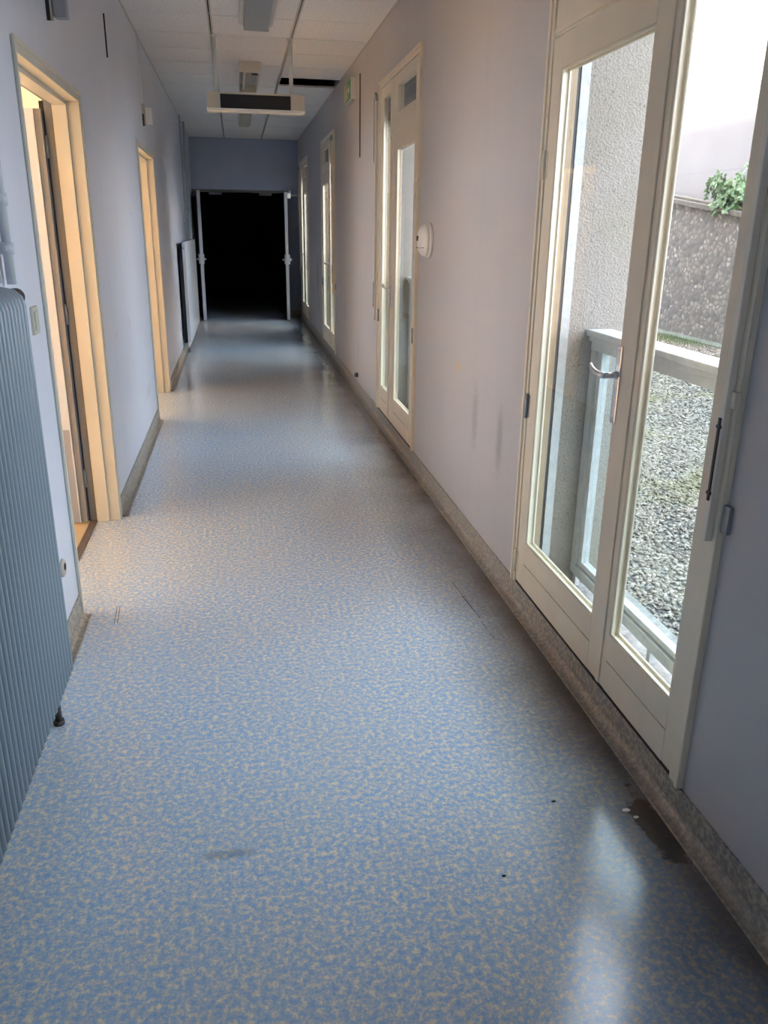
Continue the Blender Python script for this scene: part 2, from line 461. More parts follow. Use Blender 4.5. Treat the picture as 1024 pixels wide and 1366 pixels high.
# ------------------------------------------------------------------ french doors
def leaf(parent, ya, yb, pa, pb, ztop, pz1, big, hinge_far):
    x0, x1 = XR - .008, XR + .026
    bm = NB()
    zb, pz0 = .112, .31
    box(bm, x0, x1, ya + .002, pa, zb, ztop, .003); box(bm, x0, x1, pb, yb - .002, zb, ztop, .003)
    box(bm, x0, x1, pa, pb, zb, .213, 0); box(bm, x0, x1, pa, pb, .219, pz0, 0)
    box(bm, x0 + .006, x1, pa, pb, .212, .220, 0)
    box(bm, x0, x1, pa, pb, pz1, ztop, 0)
    o = obj('door_leaf', bm, CREAM, parent)
    # glazing beads around the pane
    bm = NB(); w = .009
    for xa, xb in ((x0 - .001, x0 + .009), (x1 - .009, x1 + .001)):
        box(bm, xa + .003, xb, pa, pa + w, pz0, pz1, .002); box(bm, xa + .003, xb, pb - w, pb, pz0, pz1, .002)
        box(bm, xa + .003, xb, pa + w, pb - w, pz0, pz0 + w, .002); box(bm, xa + .003, xb, pa + w, pb - w, pz1 - w, pz1, .002)
    obj('glazing_bead', bm, CREAM, o)
    bm = NB(); box(bm, XR + .008, XR + .012, pa + .004, pb - .004, pz0 + .004, pz1 - .004)
    obj('glass_pane', bm, GLASS, o)
    # hinges on the frame side
    for hz in ((.20, .88, 1.78) if big else (.88,)):
        bm = NB(); yh = yb if hinge_far else ya
        cyl(bm, (x0 - .007, yh, hz - .05), (x0 - .007, yh, hz + .05), .008, n=12)
        box(bm, x0 - .002, x0 + .002, yh - .02, yh + .02, hz - .045, hz + .045)
        obj('hinge', bm, STEEL if hz == .88 else CREAM, o)
    return o

def french_door(idx, y0, big_far, label):
    Y = layout(y0, big_far); y1 = Y[-1]
    root = thing('door_%d' % idx, label, 'glazed door', (XR, (y0 + y1) / 2, .1), 'cream french doors along the right wall', 'structure')
    # frame with stepped section
    bm = NB(); xf0, xf1 = XR - .020, XR + .085; stops = []
    n0, n1 = Y[1], Y[-2]
    ZT = 2.60
    for a, b, s in ((y0, n0, 1), (n1, y1, -1)):
        box(bm, XR - .012, xf1, a, b, .10, ZT, .002)
        # raised outer bead
        yy = (a, a + .018) if s > 0 else (b - .018, b)
        box(bm, xf0, XR - .010, yy[0], yy[1], .10, ZT + .0, .004)
        yy = (b - .002, b + .016) if s > 0 else (a - .016, a + .002)
        stops.append((yy[0], yy[1]))
    box(bm, XR - .012, xf1, n0, n1, 2.555, ZT, .002); box(bm, xf0, XR - .010, y0 + .018, y1 - .018, ZT - .018, ZT, .004)
    obj('door_frame', bm, CREAM, root)
    for yy in stops:
        bm = NB(); box(bm, XR + .040, xf1, yy[0], yy[1], .10, ZT - .04, .002); obj('outer_stop', bm, mat('weathered tan wood', (.27, .20, .125), .6, var=.15, vscale=12), root)
    bm = NB(); box(bm, XR - .006, XR + .09, n0, n1, .094, .109)
    obj('threshold', bm, GAP, root)
    # leaves
    if big_far:
        sm = (Y[1], Y[4], Y[2], Y[3]); bg = (Y[4], Y[7], Y[5], Y[6])
    else:
        bg = (Y[1], Y[4], Y[2], Y[3]); sm = (Y[4], Y[7], Y[5], Y[6])
    zt = 2.552; zb = 2.19
    leaf(root, *sm, zt, 2.48, False, not big_far)
    lf = leaf(root, *bg, zb, 2.085, True, big_far)
    # transom above the big leaf
    ya, yb, pa, pb = bg
    bm = NB(); x0, x1 = XR - .006, XR + .037
    box(bm, x0, x1, ya + .002, pa, zb + .006, zt, .003); box(bm, x0, x1, pb, yb - .002, zb + .006, zt, .003)
    box(bm, x0, x1, pa, pb, zb + .006, 2.315); box(bm, x0, x1, pa, pb, 2.485, zt)
    box(bm, x0 - .006, x0 + .002, ya + .01, yb - .01, zb + .012, zb + .030, .002)
    t = obj('transom_sash', bm, CREAM, root)
    bm = NB(); box(bm, XR + .010, XR + .014, pa + .003, pb - .003, 2.318, 2.482)
    obj('glass_pane', bm, GLASS, t)
    # cover strip on the meeting stiles and the long handle plate on the big leaf
    ym = Y[4]; s = 1 if big_far else -1
    bm = NB(); box(bm, XR - .014, XR - .007, ym - s * .016 - .012, ym - s * .016 + .012, .115, 2.18, .003)
    obj('cover_strip', bm, CREAM, lf)
    yh = ym + s * .078 if big_far else ym + s * .045
    bm = NB(); box(bm, XR - .0125, XR - .007, yh - .017, yh + .017, .985, 1.225, .005)
    for zz in (1.0, 1.21): cyl(bm, (XR - .0145, yh, zz), (XR - .012, yh, zz), .003, n=8)
    h = obj('handle', bm, CHROME, lf); h['label'] = 'chrome lever handle on a long plate'
    bm = NB(); zz = 1.135
    cyl(bm, (XR - .012, yh, zz), (XR - .026, yh, zz), .012, .010); cyl(bm, (XR - .024, yh, zz), (XR - .052, yh, zz), .009, .008)
    tube(bm, [(XR - .05, yh - .006, zz), (XR - .055, yh + .02, zz - .002), (XR - .058, yh + .055, zz + .002), (XR - .056, yh + .09, zz + .010), (XR - .050, yh + .115, zz + .018)],
         [.010, .010, .0085, .007, .0055], 12)
    obj('lever', bm, CHROME, h)
    # strike block on the frame beside the small leaf
    ys_ = Y[0] + .012 if big_far else Y[-1] - .012
    bm = NB(); box(bm, XR - .030, XR - .010, ys_ - .014, ys_ + .014, 1.165, 1.205, .003)
    obj('strap_guide_block', bm, CREAM, root)
    bm = NB(); yk = Y[0] - .012 if big_far else Y[-1] + .012
    box(bm, XR - .012, XR + .001, yk - .013, yk + .013, .86, .93, .001)
    obj('latch_plate', bm, STEEL, root)
    # shutter guides and rolled shutter outside
    for a, s in ((y0 + .01, 1), (y1 - .01, -1)):
        q = lambda u: a + s * u
        bm = NB(); box(bm, XR + .085, XR + .092, q(0), q(.026), .07, 2.6); box(bm, XR + .107, XR + .142, q(0), q(.024), .07, 2.6)
        g = obj('shutter_guide', bm, EXTW, root)
        bm = NB(); box(bm, XR + .092, XR + .107, q(0), q(.019), .07, 2.6)
        obj('guide_slot', bm, BLACK, g)
        bm = NB(); box(bm, XR + .0, XR + .050, q(0), q(.040) , 0.11, .12)
        bm.free()
    bm = NB()
    for k in range(7):
        z = 2.31 + k * .043; box(bm, XR + .095, XR + .104, y0 + .02, y1 - .02, z, z + .040, .003)
    obj('roller_shutter', bm, SLAT, root)
    return root

names = ['cream french doors on the right wall behind the viewpoint',
         'nearest cream french doors on the right, opening onto the gravel yard',
         'second cream french doors on the right, just beyond the round white bell',
         'third cream french doors on the right, beyond the exit sign',
         'farthest cream french doors on the right, next to the end wall']
for i, (y0, bf) in enumerate(FD):
    if i == 0:  # unseen opening, added to let more daylight into the near corridor
        Y = layout(y0, bf); r = None
        bm = NB(); box(bm, XR, XR + .06, Y[0], Y[1], .1, 2.6); box(bm, XR, XR + .06, Y[-2], Y[-1], .1, 2.6); box(bm, XR, XR + .06, Y[1], Y[-2], 2.5, 2.6)
        box(bm, XR, XR + .06, Y[3], Y[5], .1, 2.5); box(bm, XR, XR + .06, Y[1], Y[3], .1, .3); box(bm, XR, XR + .06, Y[5], Y[-2], .1, .3)
        struct('window_1', bm, CREAM, 'plain cream glazed opening behind the viewpoint')
        continue
    french_door(i, y0, bf, names[i])
    # outside sill
    bm = NB(); box(bm, XR + .08, XO + .07, y0 + .01, y0 + ylen(bf) - .01, -.02, .062, .006)
    struct('trim_%d' % (i + 1), bm, SILL, 'weathered stone sill outside the glazed doors')

# shutter strap winders
def winder(y, label, lo=.83):
    t = thing('shutter_strap_winder', label, 'shutter winder', (XR - .02, y, lo), 'shutter winders beside the french doors')
    bm = NB(); box(bm, XR - .040, XR - .020, y - .011, y + .011, lo, 2.50, .004)
    obj('strap_cover', bm, mat('pale grey cover', (.72, .66, .55), .4), t)
    bm = NB(); box(bm, XR - .0435, XR - .0395, y - .004, y + .004, .935, 1.14)
    box(bm, XR - .0445, XR - .0395, y - .008, y + .008, .950, .958); box(bm, XR - .0445, XR - .0395, y - .008, y + .008, 1.115, 1.122)
    o = obj('winder_slot', bm, BLACK, t)
    bm = NB()
    pts = [(XR - .03, y - .012 + .10 * 0, 2.49)] 
    for k in range(9):
        a = math.pi * k / 8
        pts.append((XR - .03, y + .05 - .055 * math.cos(a), 2.49 + .05 * math.sin(a)))
    tube(bm, pts, .010, 8)
    obj('guide_arch', bm, STEEL, t)
    bm = NB(); box(bm, XR - .032, XR - .028, y + .098, y + .108, 2.05, 2.49)
    obj('strap', bm, mat('grey webbing', (.22, .22, .22), .8), t)
winder(1.705, 'cream shutter strap cover beside the nearest glazed doors, with a black slot')
winder(6.83, 'cream shutter strap cover with arched top beside the second glazed doors')
winder(9.91, 'cream shutter strap cover beside the third glazed doors')
winder(14.99, 'cream shutter strap cover beside the farthest glazed doors')

# ------------------------------------------------------------------ balcony rails outside each door
labels = ['white wooden guard rail with a glass panel outside the nearest glazed doors', 'guard rail outside the second glazed doors',
          'guard rail outside the third glazed doors', 'guard rail outside the farthest glazed doors']
for (y0, bf), lb in zip(FD[1:], labels):
    a, b = y0 + .012, y0 + ylen(bf) - .012
    t = thing('guard_rail', lb, 'railing', (1.43, (a + b) / 2, .06), 'guard rails outside the glazed doors')
    bm = NB(); box(bm, 1.375, 1.485, a, b, 1.155, 1.182, .008); box(bm, 1.39, 1.47, a, b, 1.135, 1.156, .004); box(bm, 1.402, 1.458, a, b, 1.100, 1.136, .003)
    obj('handrail', bm, EXTW, t)
    for p, s in ((a, 1), (b, -1)):
        bm = NB(); box(bm, 1.405, 1.455, p, p + s * .045, .13, 1.10, .003); box(bm, 1.415, 1.45, p + s * .050, p + s * .085, .17, 1.10, .002)
        box(bm, 1.412, 1.425, p + s * .044, p + s * .051, .17, 1.10)
        obj('post', bm, EXTW, t)
    bm = NB(); box(bm, 1.402, 1.458, a, b, .125, .168, .003); box(bm, 1.415, 1.45, a + .08, b - .08, .172, .195, .002)
    for p in (a + .02, b - .02, (a + b) / 2): box(bm, 1.42, 1.44, p - .012, p + .012, .062, .126)
    obj('bottom_rail', bm, EXTW, t)
    bm = NB(); box(bm, 1.430, 1.434, a + .085, b - .085, .195, 1.10)
    obj('glass_panel', bm, GLASS2, t)

# ------------------------------------------------------------------ left doors
def left_frame(root, y0, y1, zt):
    prof_steps = [(XL + .010, XL - .047, .000, .045), (XL - .047, XL - .112, .0, .062)]
    bm = NB()
    for (xa, xb, _, w) in prof_steps:
        wn = w * .6; box(bm, xa, xb, y0, y0 + wn, 0, zt, .002); box(bm, xa, xb, y1 - w, y1, 0, zt, .002)
        box(bm, xa, xb, y0 + wn, y1 - w, zt - w, zt, .002)
    # raised outer lip towards the corridor
    box(bm, XL + .004, XL + .014, y0 - .004, y0 + .012, 0, zt + .004, .002)
    box(bm, XL + .004, XL + .014, y1 - .012, y1 + .004, 0, zt + .004, .002)
    box(bm, XL + .004, XL + .014, y0, y1, zt - .012, zt + .004, .002)
    obj('door_frame', bm, YCREAM, root)
    bm = NB(); w = .045
    box(bm, XL - .112, XL - .152, y0, y0 + w * .7, 0, zt, .002); box(bm, XL - .112, XL - .152, y1 - w, y1, 0, zt, .002)
    box(bm, XL - .112, XL - .152, y0 + w * .7, y1 - w, zt - w, zt, .002)
    obj('inner_lining', bm, GREYP, root)
    bm = NB(); box(bm, XL - .150, XL - .112, y0 + w, y1 - w, 0, .004)
    obj('threshold', bm, mat('worn brown threshold', (.10, .075, .065), .6), root)

r5 = thing('door_5', 'cream framed doorway on the left wall with a white door standing open inward', 'door', (XL, 3.85, 0), None, 'structure')
left_frame(r5, D1L[0], D1L[1], D1L[3])
lx1, lx0 = XL - .170, XL - 1.25
bm = NB(); box(bm, lx0, lx1 - .022, 4.375, 4.415, .012, 2.06, .002)
lf = obj('door_leaf', bm, DOORW, r5)
bm = NB(); box(bm, lx1 - .022, lx1 + .012, 4.380, 4.425, .012, 2.06, .001); obj('leaf_edge', bm, GREYP, lf)
bm = NB(); box(bm, XL - .158, XL - .150, 4.425, 4.468, 0, 2.1); box(bm, XL - .175, XL - .158, 4.440, 4.468, 0, 2.1); obj('hinge_gap_seal', bm, GAP, r5)  # added dark strips close the hinge gap against the bright room
bm = NB(); box(bm, lx1 - .026, lx1 - .020, 4.371, 4.377, .012, 2.06); obj('edge_strip', bm, DOORW, lf)
bm = NB(); box(bm, lx0, lx1 - .026, 4.372, 4.3755, .012, .53); obj('kick_plate', bm, DOORG, lf)
for hz in (.25, 1.12, 1.9):
    bm = NB(); cyl(bm, (lx1 + .017, 4.412, hz - .05), (lx1 + .017, 4.412, hz + .05), .007, n=12)
    obj('hinge', bm, STEEL, lf)
bm = NB(); cyl(bm, (lx0 + .08, 4.372, 1.05), (lx0 + .08, 4.33, 1.05), .012); tube(bm, [(lx0 + .08, 4.335, 1.05), (lx0 + .2, 4.335, 1.05)], .009)
obj('door_handle', bm, CHROME, lf)

r6 = thing('door_6', 'second cream framed doorway on the left wall, farther along the corridor', 'door', (XL, 7.57, 0), None, 'structure')
left_frame(r6, D2L[0], D2L[1], D2L[3])
bm = NB(); box(bm, XL - 1.2, XL - .2, 8.10, 8.14, .012, 2.09, .002)
lf = obj('door_leaf', bm, DOORW, r6)
bm = NB(); cyl(bm, (XL - 1.1, 8.1, 1.05), (XL - 1.1, 8.05, 1.05), .012); tube(bm, [(XL - 1.1, 8.055, 1.05), (XL - 1.0, 8.055, 1.05)], .009)
obj('door_handle', bm, CHROME, lf)

# rooms behind the left wall, each with a big window that lets the sun in
XW = -5.0
def room(n, y0, y1, wy0, wy1, hole):
    bm = NB()
    box(bm, XW, XL - .152, y0 - .1, y0, 0, 3); box(bm, XW, XL - .152, y1, y1 + .1, 0, 3)
    wall_x(bm, XW - .1, XW, y0 - .1, y1 + .1, 0, 3, [(wy0, wy1, .8, 2.7)])
    wall_x(bm, XL - .160, XL - .152, y0, y1, 0, 3, [hole])
    box(bm, XW - .1, XL - .152, y0 - .1, y1 + .1, 3.0, 3.1)
    struct('wall_side_room_%d' % n, bm, ROOMW, 'cream walls of the room behind the left doorway')
    bm = NB(); box(bm, XW, -.862, y0, y1, -.1, 0.0)
    struct('floor_side_room_%d' % n, bm, TAN, 'tan floor of the side room')
room(1, 1.6, 5.6, 1.9, 5.3, D1L)
room(2, 5.9, 9.6, 6.2, 9.3, D2L)

# ------------------------------------------------------------------ end double doors
r7 = thing('door_7', 'open double doors in the end wall with a dark room beyond', 'double door', (.13, YE, 0), None, 'structure')
bm = NB()
box(bm, EX0, EX0 + .04, YE - .03, YE + .1, 0, EZ, .003); box(bm, EX1 - .04, EX1, YE - .03, YE + .1, 0, EZ, .003); box(bm, EX0 + .04, EX1 - .04, YE - .03, YE + .1, EZ - .04, EZ, .003)
obj('door_frame', bm, mat('dark grey frame paint', (.13, .125, .12), .5), r7)
def end_leaf(hx, ang, side):
    """leaf hinged at hx, swung towards the corridor; ang from the wall plane"""
    L, T = .78, .045
    d = Vector((math.cos(ang) * side, -math.sin(ang), 0)); n = Vector((d.y, -d.x, 0))
    o = Vector((hx, YE - .035, 0))
    def slab(bm, u0, u1, t0, t1, z0, z1):
        v = [bm.verts.new(o + d * u + n * t + Vector((0, 0, z))) for u in (u0, u1) for t in (t0, t1) for z in (z0, z1)]
        for f in ((0, 1, 3, 2), (4, 6, 7, 5), (0, 4, 5, 1), (2, 3, 7, 6), (0, 2, 6, 4), (1, 5, 7, 3)): bm.faces.new([v[i] for i in f])
    bm = NB(); slab(bm, 0, L, -T / 2, T / 2, .012, 2.12)
    lf = obj('door_leaf', bm, SHADEDOOR, r7)
    bm = NB(); slab(bm, L, L + .006, -T / 2 - .004, T / 2 + .004, .012, 2.12); obj('leaf_edge', bm, EDGE, lf)
    for s in (-1, 1):
        bm = NB(); slab(bm, L - .09, L - .05, s * T / 2, s * (T / 2 + .026), .95, 1.11)
        h = obj('handle_plate', bm, EDGE, lf)
        bm = NB(); slab(bm, L - .085, L - .065, s * (T / 2 + .01), s * (T / 2 + .05), 1.01, 1.04); slab(bm, L - .18, L - .065, s * (T / 2 + .045), s * (T / 2 + .06), 1.01, 1.04)
        obj('lever', bm, EDGE, h)
    return lf, slab
lfL, sl = end_leaf(EX0 + .03, math.radians(83), 1)
bm = NB(); sl(bm, .1, .35, .0225, .07, 2.04, 2.10); obj('door_closer', bm, EDGE, lfL)
lfR, sl = end_leaf(EX1 - .03, math.radians(86), -1)
bm = NB(); sl(bm, .35, .60, .0225 * -1, -.08, 2.03, 2.11)
obj('door_closer', bm, WHITE, lfR)
bm = NB(); box(bm, .97, 1.10, YE - .36, YE - .33, 2.07, 2.10); box(bm, .965, .985, YE - .40, YE - .33, 2.07, 2.16); obj('closer_arm', bm, WHITE, lfR)
for x in (-.42, .45):
    bm = NB(); box(bm, x, x + .22, YE - .035, YE + .02, EZ - .085, EZ - .045, .004); obj('closer_rail', bm, mat('closer metal', (.22, .22, .23), .4, .4), r7)

# ------------------------------------------------------------------ near radiator with vertical flutes
ry1 = 2.49; ry0 = ry1 - .036 * 40
t = thing('column_radiator', 'tall pale blue fluted radiator on the left wall nearest the viewpoint', 'radiator', (-.65, (ry0 + ry1) / 2, .15))
bm = NB()
n = 40; pitch = .036; zs = [(.155, -.0), (.155, 0), (1.335, 0)]
for k in range(n):
    yc = ry0 + (k + .5) * pitch; hw = pitch / 2 - .006
    # each column: half-round nose, rounded shoulder at the top
    path = [(.158, .0), (.17, .010), (1.335, .010), (1.36, .004), (1.378, -.016), (1.384, -.045)]
    rings = []
    for z, dx in path:
        ring = []
        for j in range(9):
            a = -math.pi / 2 + math.pi * j / 8
            ring.append(bm.verts.new((-.622 + dx + .024 * math.cos(a), yc + hw * math.sin(a), z)))
        rings.append(ring)
    for a, b in zip(rings, rings[1:]):
        for j in range(8):
            f = bm.faces.new((a[j], a[j + 1], b[j + 1], b[j])); f.smooth = True
fl = obj('flutes', bm, RADP, t)
bm = NB(); box(bm, -.684, -.621, ry0, ry1, .158, 1.34, .004)
box(bm, -.684, -.63, ry0, ry1, 1.34, 1.380, .006)
obj('body', bm, RADP, t)
for yy in (ry1 - .07, ry0 + .15):
    bm = NB(); cyl(bm, (-.642, yy, 0), (-.642, yy, .16), .012); cyl(bm, (-.642, yy, 0), (-.642, yy, .015), .018)
    obj('foot', bm, mat('dark foot', (.06, .05, .045), .7), t)
bm = NB(); cyl(bm, (-.645, ry1 + .0, 1.33), (-.645, ry1 + .05, 1.33), .010); lathe(bm, [(.012, 0), (.026, .006), (.028, .03), (.022, .05), (.008, .056)], (-.645, ry1 + .045, 1.34), (.25, 1, .3), 14)
obj('valve_knob', bm, mat('brown black knob', (.035, .022, .016), .5), t)

# heating pipes
def pipe(y, r, z0, z1, x, label, collars=(), bend=False):
    t = thing('heating_pipe', label, 'pipe', (x, y, z0), 'heating pipes on the left wall')
    bm = NB()
    if bend: tube(bm, [(x, y - .12, z0 - .02), (x, y - .04, z0 - .01), (x, y - .008, z0 + .03), (x, y, z0 + .08), (x, y, z1)], r, 14)
    else: cyl(bm, (x, y, z0), (x, y, z1), r, n=14)
    obj('pipe_run', bm, PIPEM, t)
    for z in collars:
        bm = NB(); cyl(bm, (x, y, z - .018), (x, y, z + .018), r + .005, n=14); box(bm, XL, x, y - .006, y + .006, z - .006, z + .006)
        box(bm, x - .004, x + .004, y - r - .014, y + r + .014, z - .007, z + .007)
        obj('pipe_clip', bm, PIPEM, t)
pipe(2.74, .0145, 1.375, CEIL, -.685, 'thicker of the two grey pipes rising from the near radiator', (1.62, 1.48, 2.5), False)
pipe(2.62, .010, 1.385, CEIL, -.690, 'thinner grey pipe rising from the near radiator', (1.65,))
pipe(13.35, .016, 1.30, CEIL, -.675, 'pipe rising behind the far end of the white panel radiator', (1.8,), True)
pipe(12.6, .012, 1.38, CEIL, -.685, 'thin pipe rising from the white panel radiator', (1.6,))

# ------------------------------------------------------------------ far panel radiator
t = thing('panel_radiator', 'white flat panel radiator standing off the left wall near the end doors', 'radiator', (-.65, 11.9, .14))
bm = NB(); box(bm, -.645, -.605, 10.6, 13.2, .14, 1.37, .008); obj('front_panel', bm, RADW, t)
bm = NB(); box(bm, -.690, -.648, 10.64, 13.16, .16, 1.35, .004); obj('rear_panel', bm, BLACK, t)  # black slab stands in for the dark gap behind the radiator
for yy in (10.9, 12.9):
    bm = NB(); box(bm, -.71, -.64, yy - .02, yy + .02, .12, .16); cyl(bm, (-.65, yy, 0), (-.65, yy, .14), .012); obj('foot', bm, STEEL, t)
bm = NB(); cyl(bm, (-.63, 10.6, .17), (-.63, 10.56, .17), .012); cyl(bm, (-.63, 10.565, .17), (-.63, 10.565, .10), .016); obj('valve', bm, CHROME, t); bm = NB(); cyl(bm, (-.63, 10.597, 1.30), (-.63, 10.590, 1.30), .012); obj('bleed_screw', bm, STEEL, t)

# ------------------------------------------------------------------ suspended box
t = thing('hanging_sign_box', 'cream box with a blank dark front hung across the corridor on two rods', 'hanging sign', (.22, 7.47, 2.45))
bm = NB(); zt, zb_ = 2.585, 2.468
box(bm, -.178, -.072, 7.43, 7.55, zb_, zt, .003); box(bm, .503, .614, 7.43, 7.55, zb_, zt, .003)
box(bm, -.072, .503, 7.45, 7.55, zb_, zt - .001); box(bm, -.072, .503, 7.43, 7.45, zt - .010, zt, .002)
obj('housing', bm, mat('cream housing', (.62, .56, .46), .4), t)
bm = NB(); box(bm, -.070, .501, 7.441, 7.4495, zb_ + .002, zt - .011); obj('blank_panel', bm, BLACK, t)
bm = NB(); box(bm, -.182, .618, 7.425, 7.555, 2.448, 2.468, .004); obj('bottom_rim', bm, mat('white diffuser strip', (.88, .84, .78), .3), t)
for x in (-.098, .512):
    bm = NB(); cyl(bm, (x, 7.48, zt), (x, 7.48, CEIL), .0165, n=16); cyl(bm, (x, 7.48, CEIL - .012), (x, 7.48, CEIL), .028); obj('rod', bm, WHITE, t)

# ------------------------------------------------------------------ ceiling lights
def clight(y0, y1, label, style):
    t = thing('ceiling_light', label, 'ceiling light', (.21, (y0 + y1) / 2, CEIL), 'surface mounted lights down the corridor ceiling')
    if style == 'prism':
        bm = NB(); box(bm, .095, .345, y0, y1, 2.955, CEIL, .004); obj('tray', bm, LIGHTM, t)
        bm = NB(); prism(bm, [(.125, 2.956), (.315, 2.956), (.305, 2.920), (.135, 2.920)], 'Y', y0 + .004, y1 - .004); d = obj('diffuser', bm, DIFF, t)
        bm = NB(); box(bm, .13, .31, y1 - .003, y1 + .001, 2.918, 2.95); obj('end_cap', bm, STEEL, d)
    elif style == 'open':
        x0, x1 = .105, .300
        bm = NB(); box(bm, x0, x1, y0, y0 + .02, 2.905, CEIL, .003); box(bm, x0, x1, y1 - .02, y1, 2.905, CEIL, .003)
        box(bm, x0, x0 + .012, y0 + .02, y1 - .02, 2.905, CEIL); box(bm, x1 - .012, x1, y0 + .02, y1 - .02, 2.905, CEIL); box(bm, x0 + .012, x1 - .012, y0 + .02, y1 - .02, 2.975, CEIL)
        obj('housing', bm, mat('cream light body', (.62, .58, .50), .4), t)
        bm = NB(); box(bm, x0 + .07, x0 + .10, y0 + .02, y1 - .02, 2.945, 2.975, .003); obj('reflector', bm, mat('worn reflector', (.45, .43, .38), .35), t)
        bm = NB(); cyl(bm, (x0 + .05, y0 + .05, 2.935), (x0 + .05, y1 - .05, 2.935), .013); obj('tube', bm, WHITE, t)
        bm = NB(); box(bm, x1 - .075, x1 - .018, y0 + .05, y0 + .30, 2.930, 2.970); obj('ballast', bm, BLACK, t)
    else:
        bm = NB(); box(bm, .115, .290, y0, y1, 2.93, CEIL, .004); obj('housing', bm, LIGHTM, t)
        bm = NB(); box(bm, .125, .280, y0 + .01, y1 - .01, 2.895, 2.93, .012); obj('diffuser', bm, mat('yellowed diffuser', (.45, .42, .33), .35), t)
clight(5.3, 6.86, 'nearest ceiling light, a grey prismatic strip at the top edge of view', 'prism')
clight(8.50, 9.72, 'open bodied ceiling light with bare tube, behind the hanging sign box', 'open')
clight(11.5, 12.8, 'farthest ceiling light, yellowed diffuser, seen under the hanging sign box', 'closed')

# ------------------------------------------------------------------ exit sign
t = thing('exit_sign', 'green running figure exit sign on a small white box high on the right wall', 'exit sign', (XR, 8.4, 2.76))
bm = NB(); box(bm, XR - .048, XR, 8.16, 8.60, 2.672, 2.852, .006); obj('housing', bm, WHITE, t)
bm = NB(); box(bm, XR - .054, XR - .047, 8.19, 8.59, 2.682, 2.842, .002); obj('sign_face', bm, GREEN, t)
bm = NB(); xx = XR - .056
def q_(y0, y1, z0, z1): box(bm, xx, xx + .003, y0, y1, z0, z1)
lathe(bm, [(.018, 0), (.018, .003)], (xx, 8.40, 2.815), (1, 0, 0), 16)
prism(bm, [(8.37, 2.79), (8.42, 2.795), (8.44, 2.75), (8.39, 2.74)], 'X', xx, xx + .003)
prism(bm, [(8.39, 2.75), (8.42, 2.75), (8.47, 2.70), (8.45, 2.69)], 'X', xx, xx + .003)
prism(bm, [(8.39, 2.75), (8.42, 2.745), (8.37, 2.69), (8.345, 2.70)], 'X', xx, xx + .003)
prism(bm, [(8.42, 2.79), (8.48, 2.765), (8.475, 2.755), (8.42, 2.775)], 'X', xx, xx + .003)
q_(8.50, 8.57, 2.685, 2.835)
obj('pictogram', bm, SIGNY, t)
bm = NB(); prism(bm, [(8.21, 2.76), (8.26, 2.80), (8.26, 2.775), (8.32, 2.775), (8.32, 2.745), (8.26, 2.745), (8.26, 2.72)], 'X', xx, xx + .003); obj('arrow', bm, WHITE, t)

# ------------------------------------------------------------------ round bell
t = thing('wall_bell', 'round white domed bell on the right wall beside the second glazed doors', 'bell', (XR, 4.99, 1.49))
bm = NB(); lathe(bm, [(.102, 0), (.104, .008), (.100, .020), (.094, .024)], (XR, 4.99, 1.49), (-1, 0, 0), 40); obj('base', bm, WHITE, t)
bm = NB(); lathe(bm, [(.097, .020), (.093, .036), (.084, .050), (.068, .062), (.045, .070), (.018, .074), (.002, .075)], (XR, 4.99, 1.49), (-1, 0, 0), 40); obj('dome', bm, WHITE, t)
bm = NB(); lathe(bm, [(.016, .072), (.016, .079), (.004, .081)], (XR, 4.99, 1.50), (-1, 0, 0), 16); obj('centre_cap', bm, GAP, t)
bm = NB(); tube(bm, [(XR - .02 - .058 * math.cos(a) ** .5 if math.cos(a) > 0 else XR - .03, 4.99 + .09 * math.sin(a), 1.452 - .006 * math.cos(a)) for a in [math.radians(d) for d in range(-70, 71, 20)]], .0012, 6); obj('seam', bm, GAP, t)

# ------------------------------------------------------------------ small fittings
def call_lamp(y, label, zt_):
    t = thing('signal_lamp', label, 'signal lamp', (XL, y, 2.34), 'signal lamps above the left doorways')
    bm = NB(); box(bm, XL, XL + .022, y - .008, y + .020, 2.335, 2.50, .003); obj('mount_bar', bm, mat('beige plastic', (.50, .43, .34), .5), t)
    bm = NB(); box(bm, XL + .024, XL + .078, y - .010, y + .05, 2.345, 2.470, .006); obj('lamp_cover', bm, LAMPB if y < 5 else WHITE, t)
    bm = NB(); box(bm, XL, XL + .014, y - .016, y - .008, 2.33, 2.42); obj('clip', bm, BLACK, t)
    bm = NB(); box(bm, XL, XL + .014, y, y + .016, 2.5, CEIL, .002); o = obj('conduit', bm, mat('beige conduit', (.72, .70, .67), .5), t)
call_lamp(3.93, 'blue grey signal lamp above the near left doorway', 3)
call_lamp(7.6, 'white signal lamp with conduit running up to the ceiling, near the second left doorway', 3)

bm = NB(); box(bm, XL - .001, XL + .008, 5.665, 5.675, 2.50, 2.73)
tag(obj('cable_stub', bm, GAP, None), 'short dark cable stub high on the left wall', 'cable')
bm = NB(); box(bm, XR - .008, XR + .001, 7.885, 7.897, 2.16, 2.84)
tag(obj('dark_cable', bm, GAP, None), 'thin dark vertical cable on the right wall by the exit sign', 'cable')

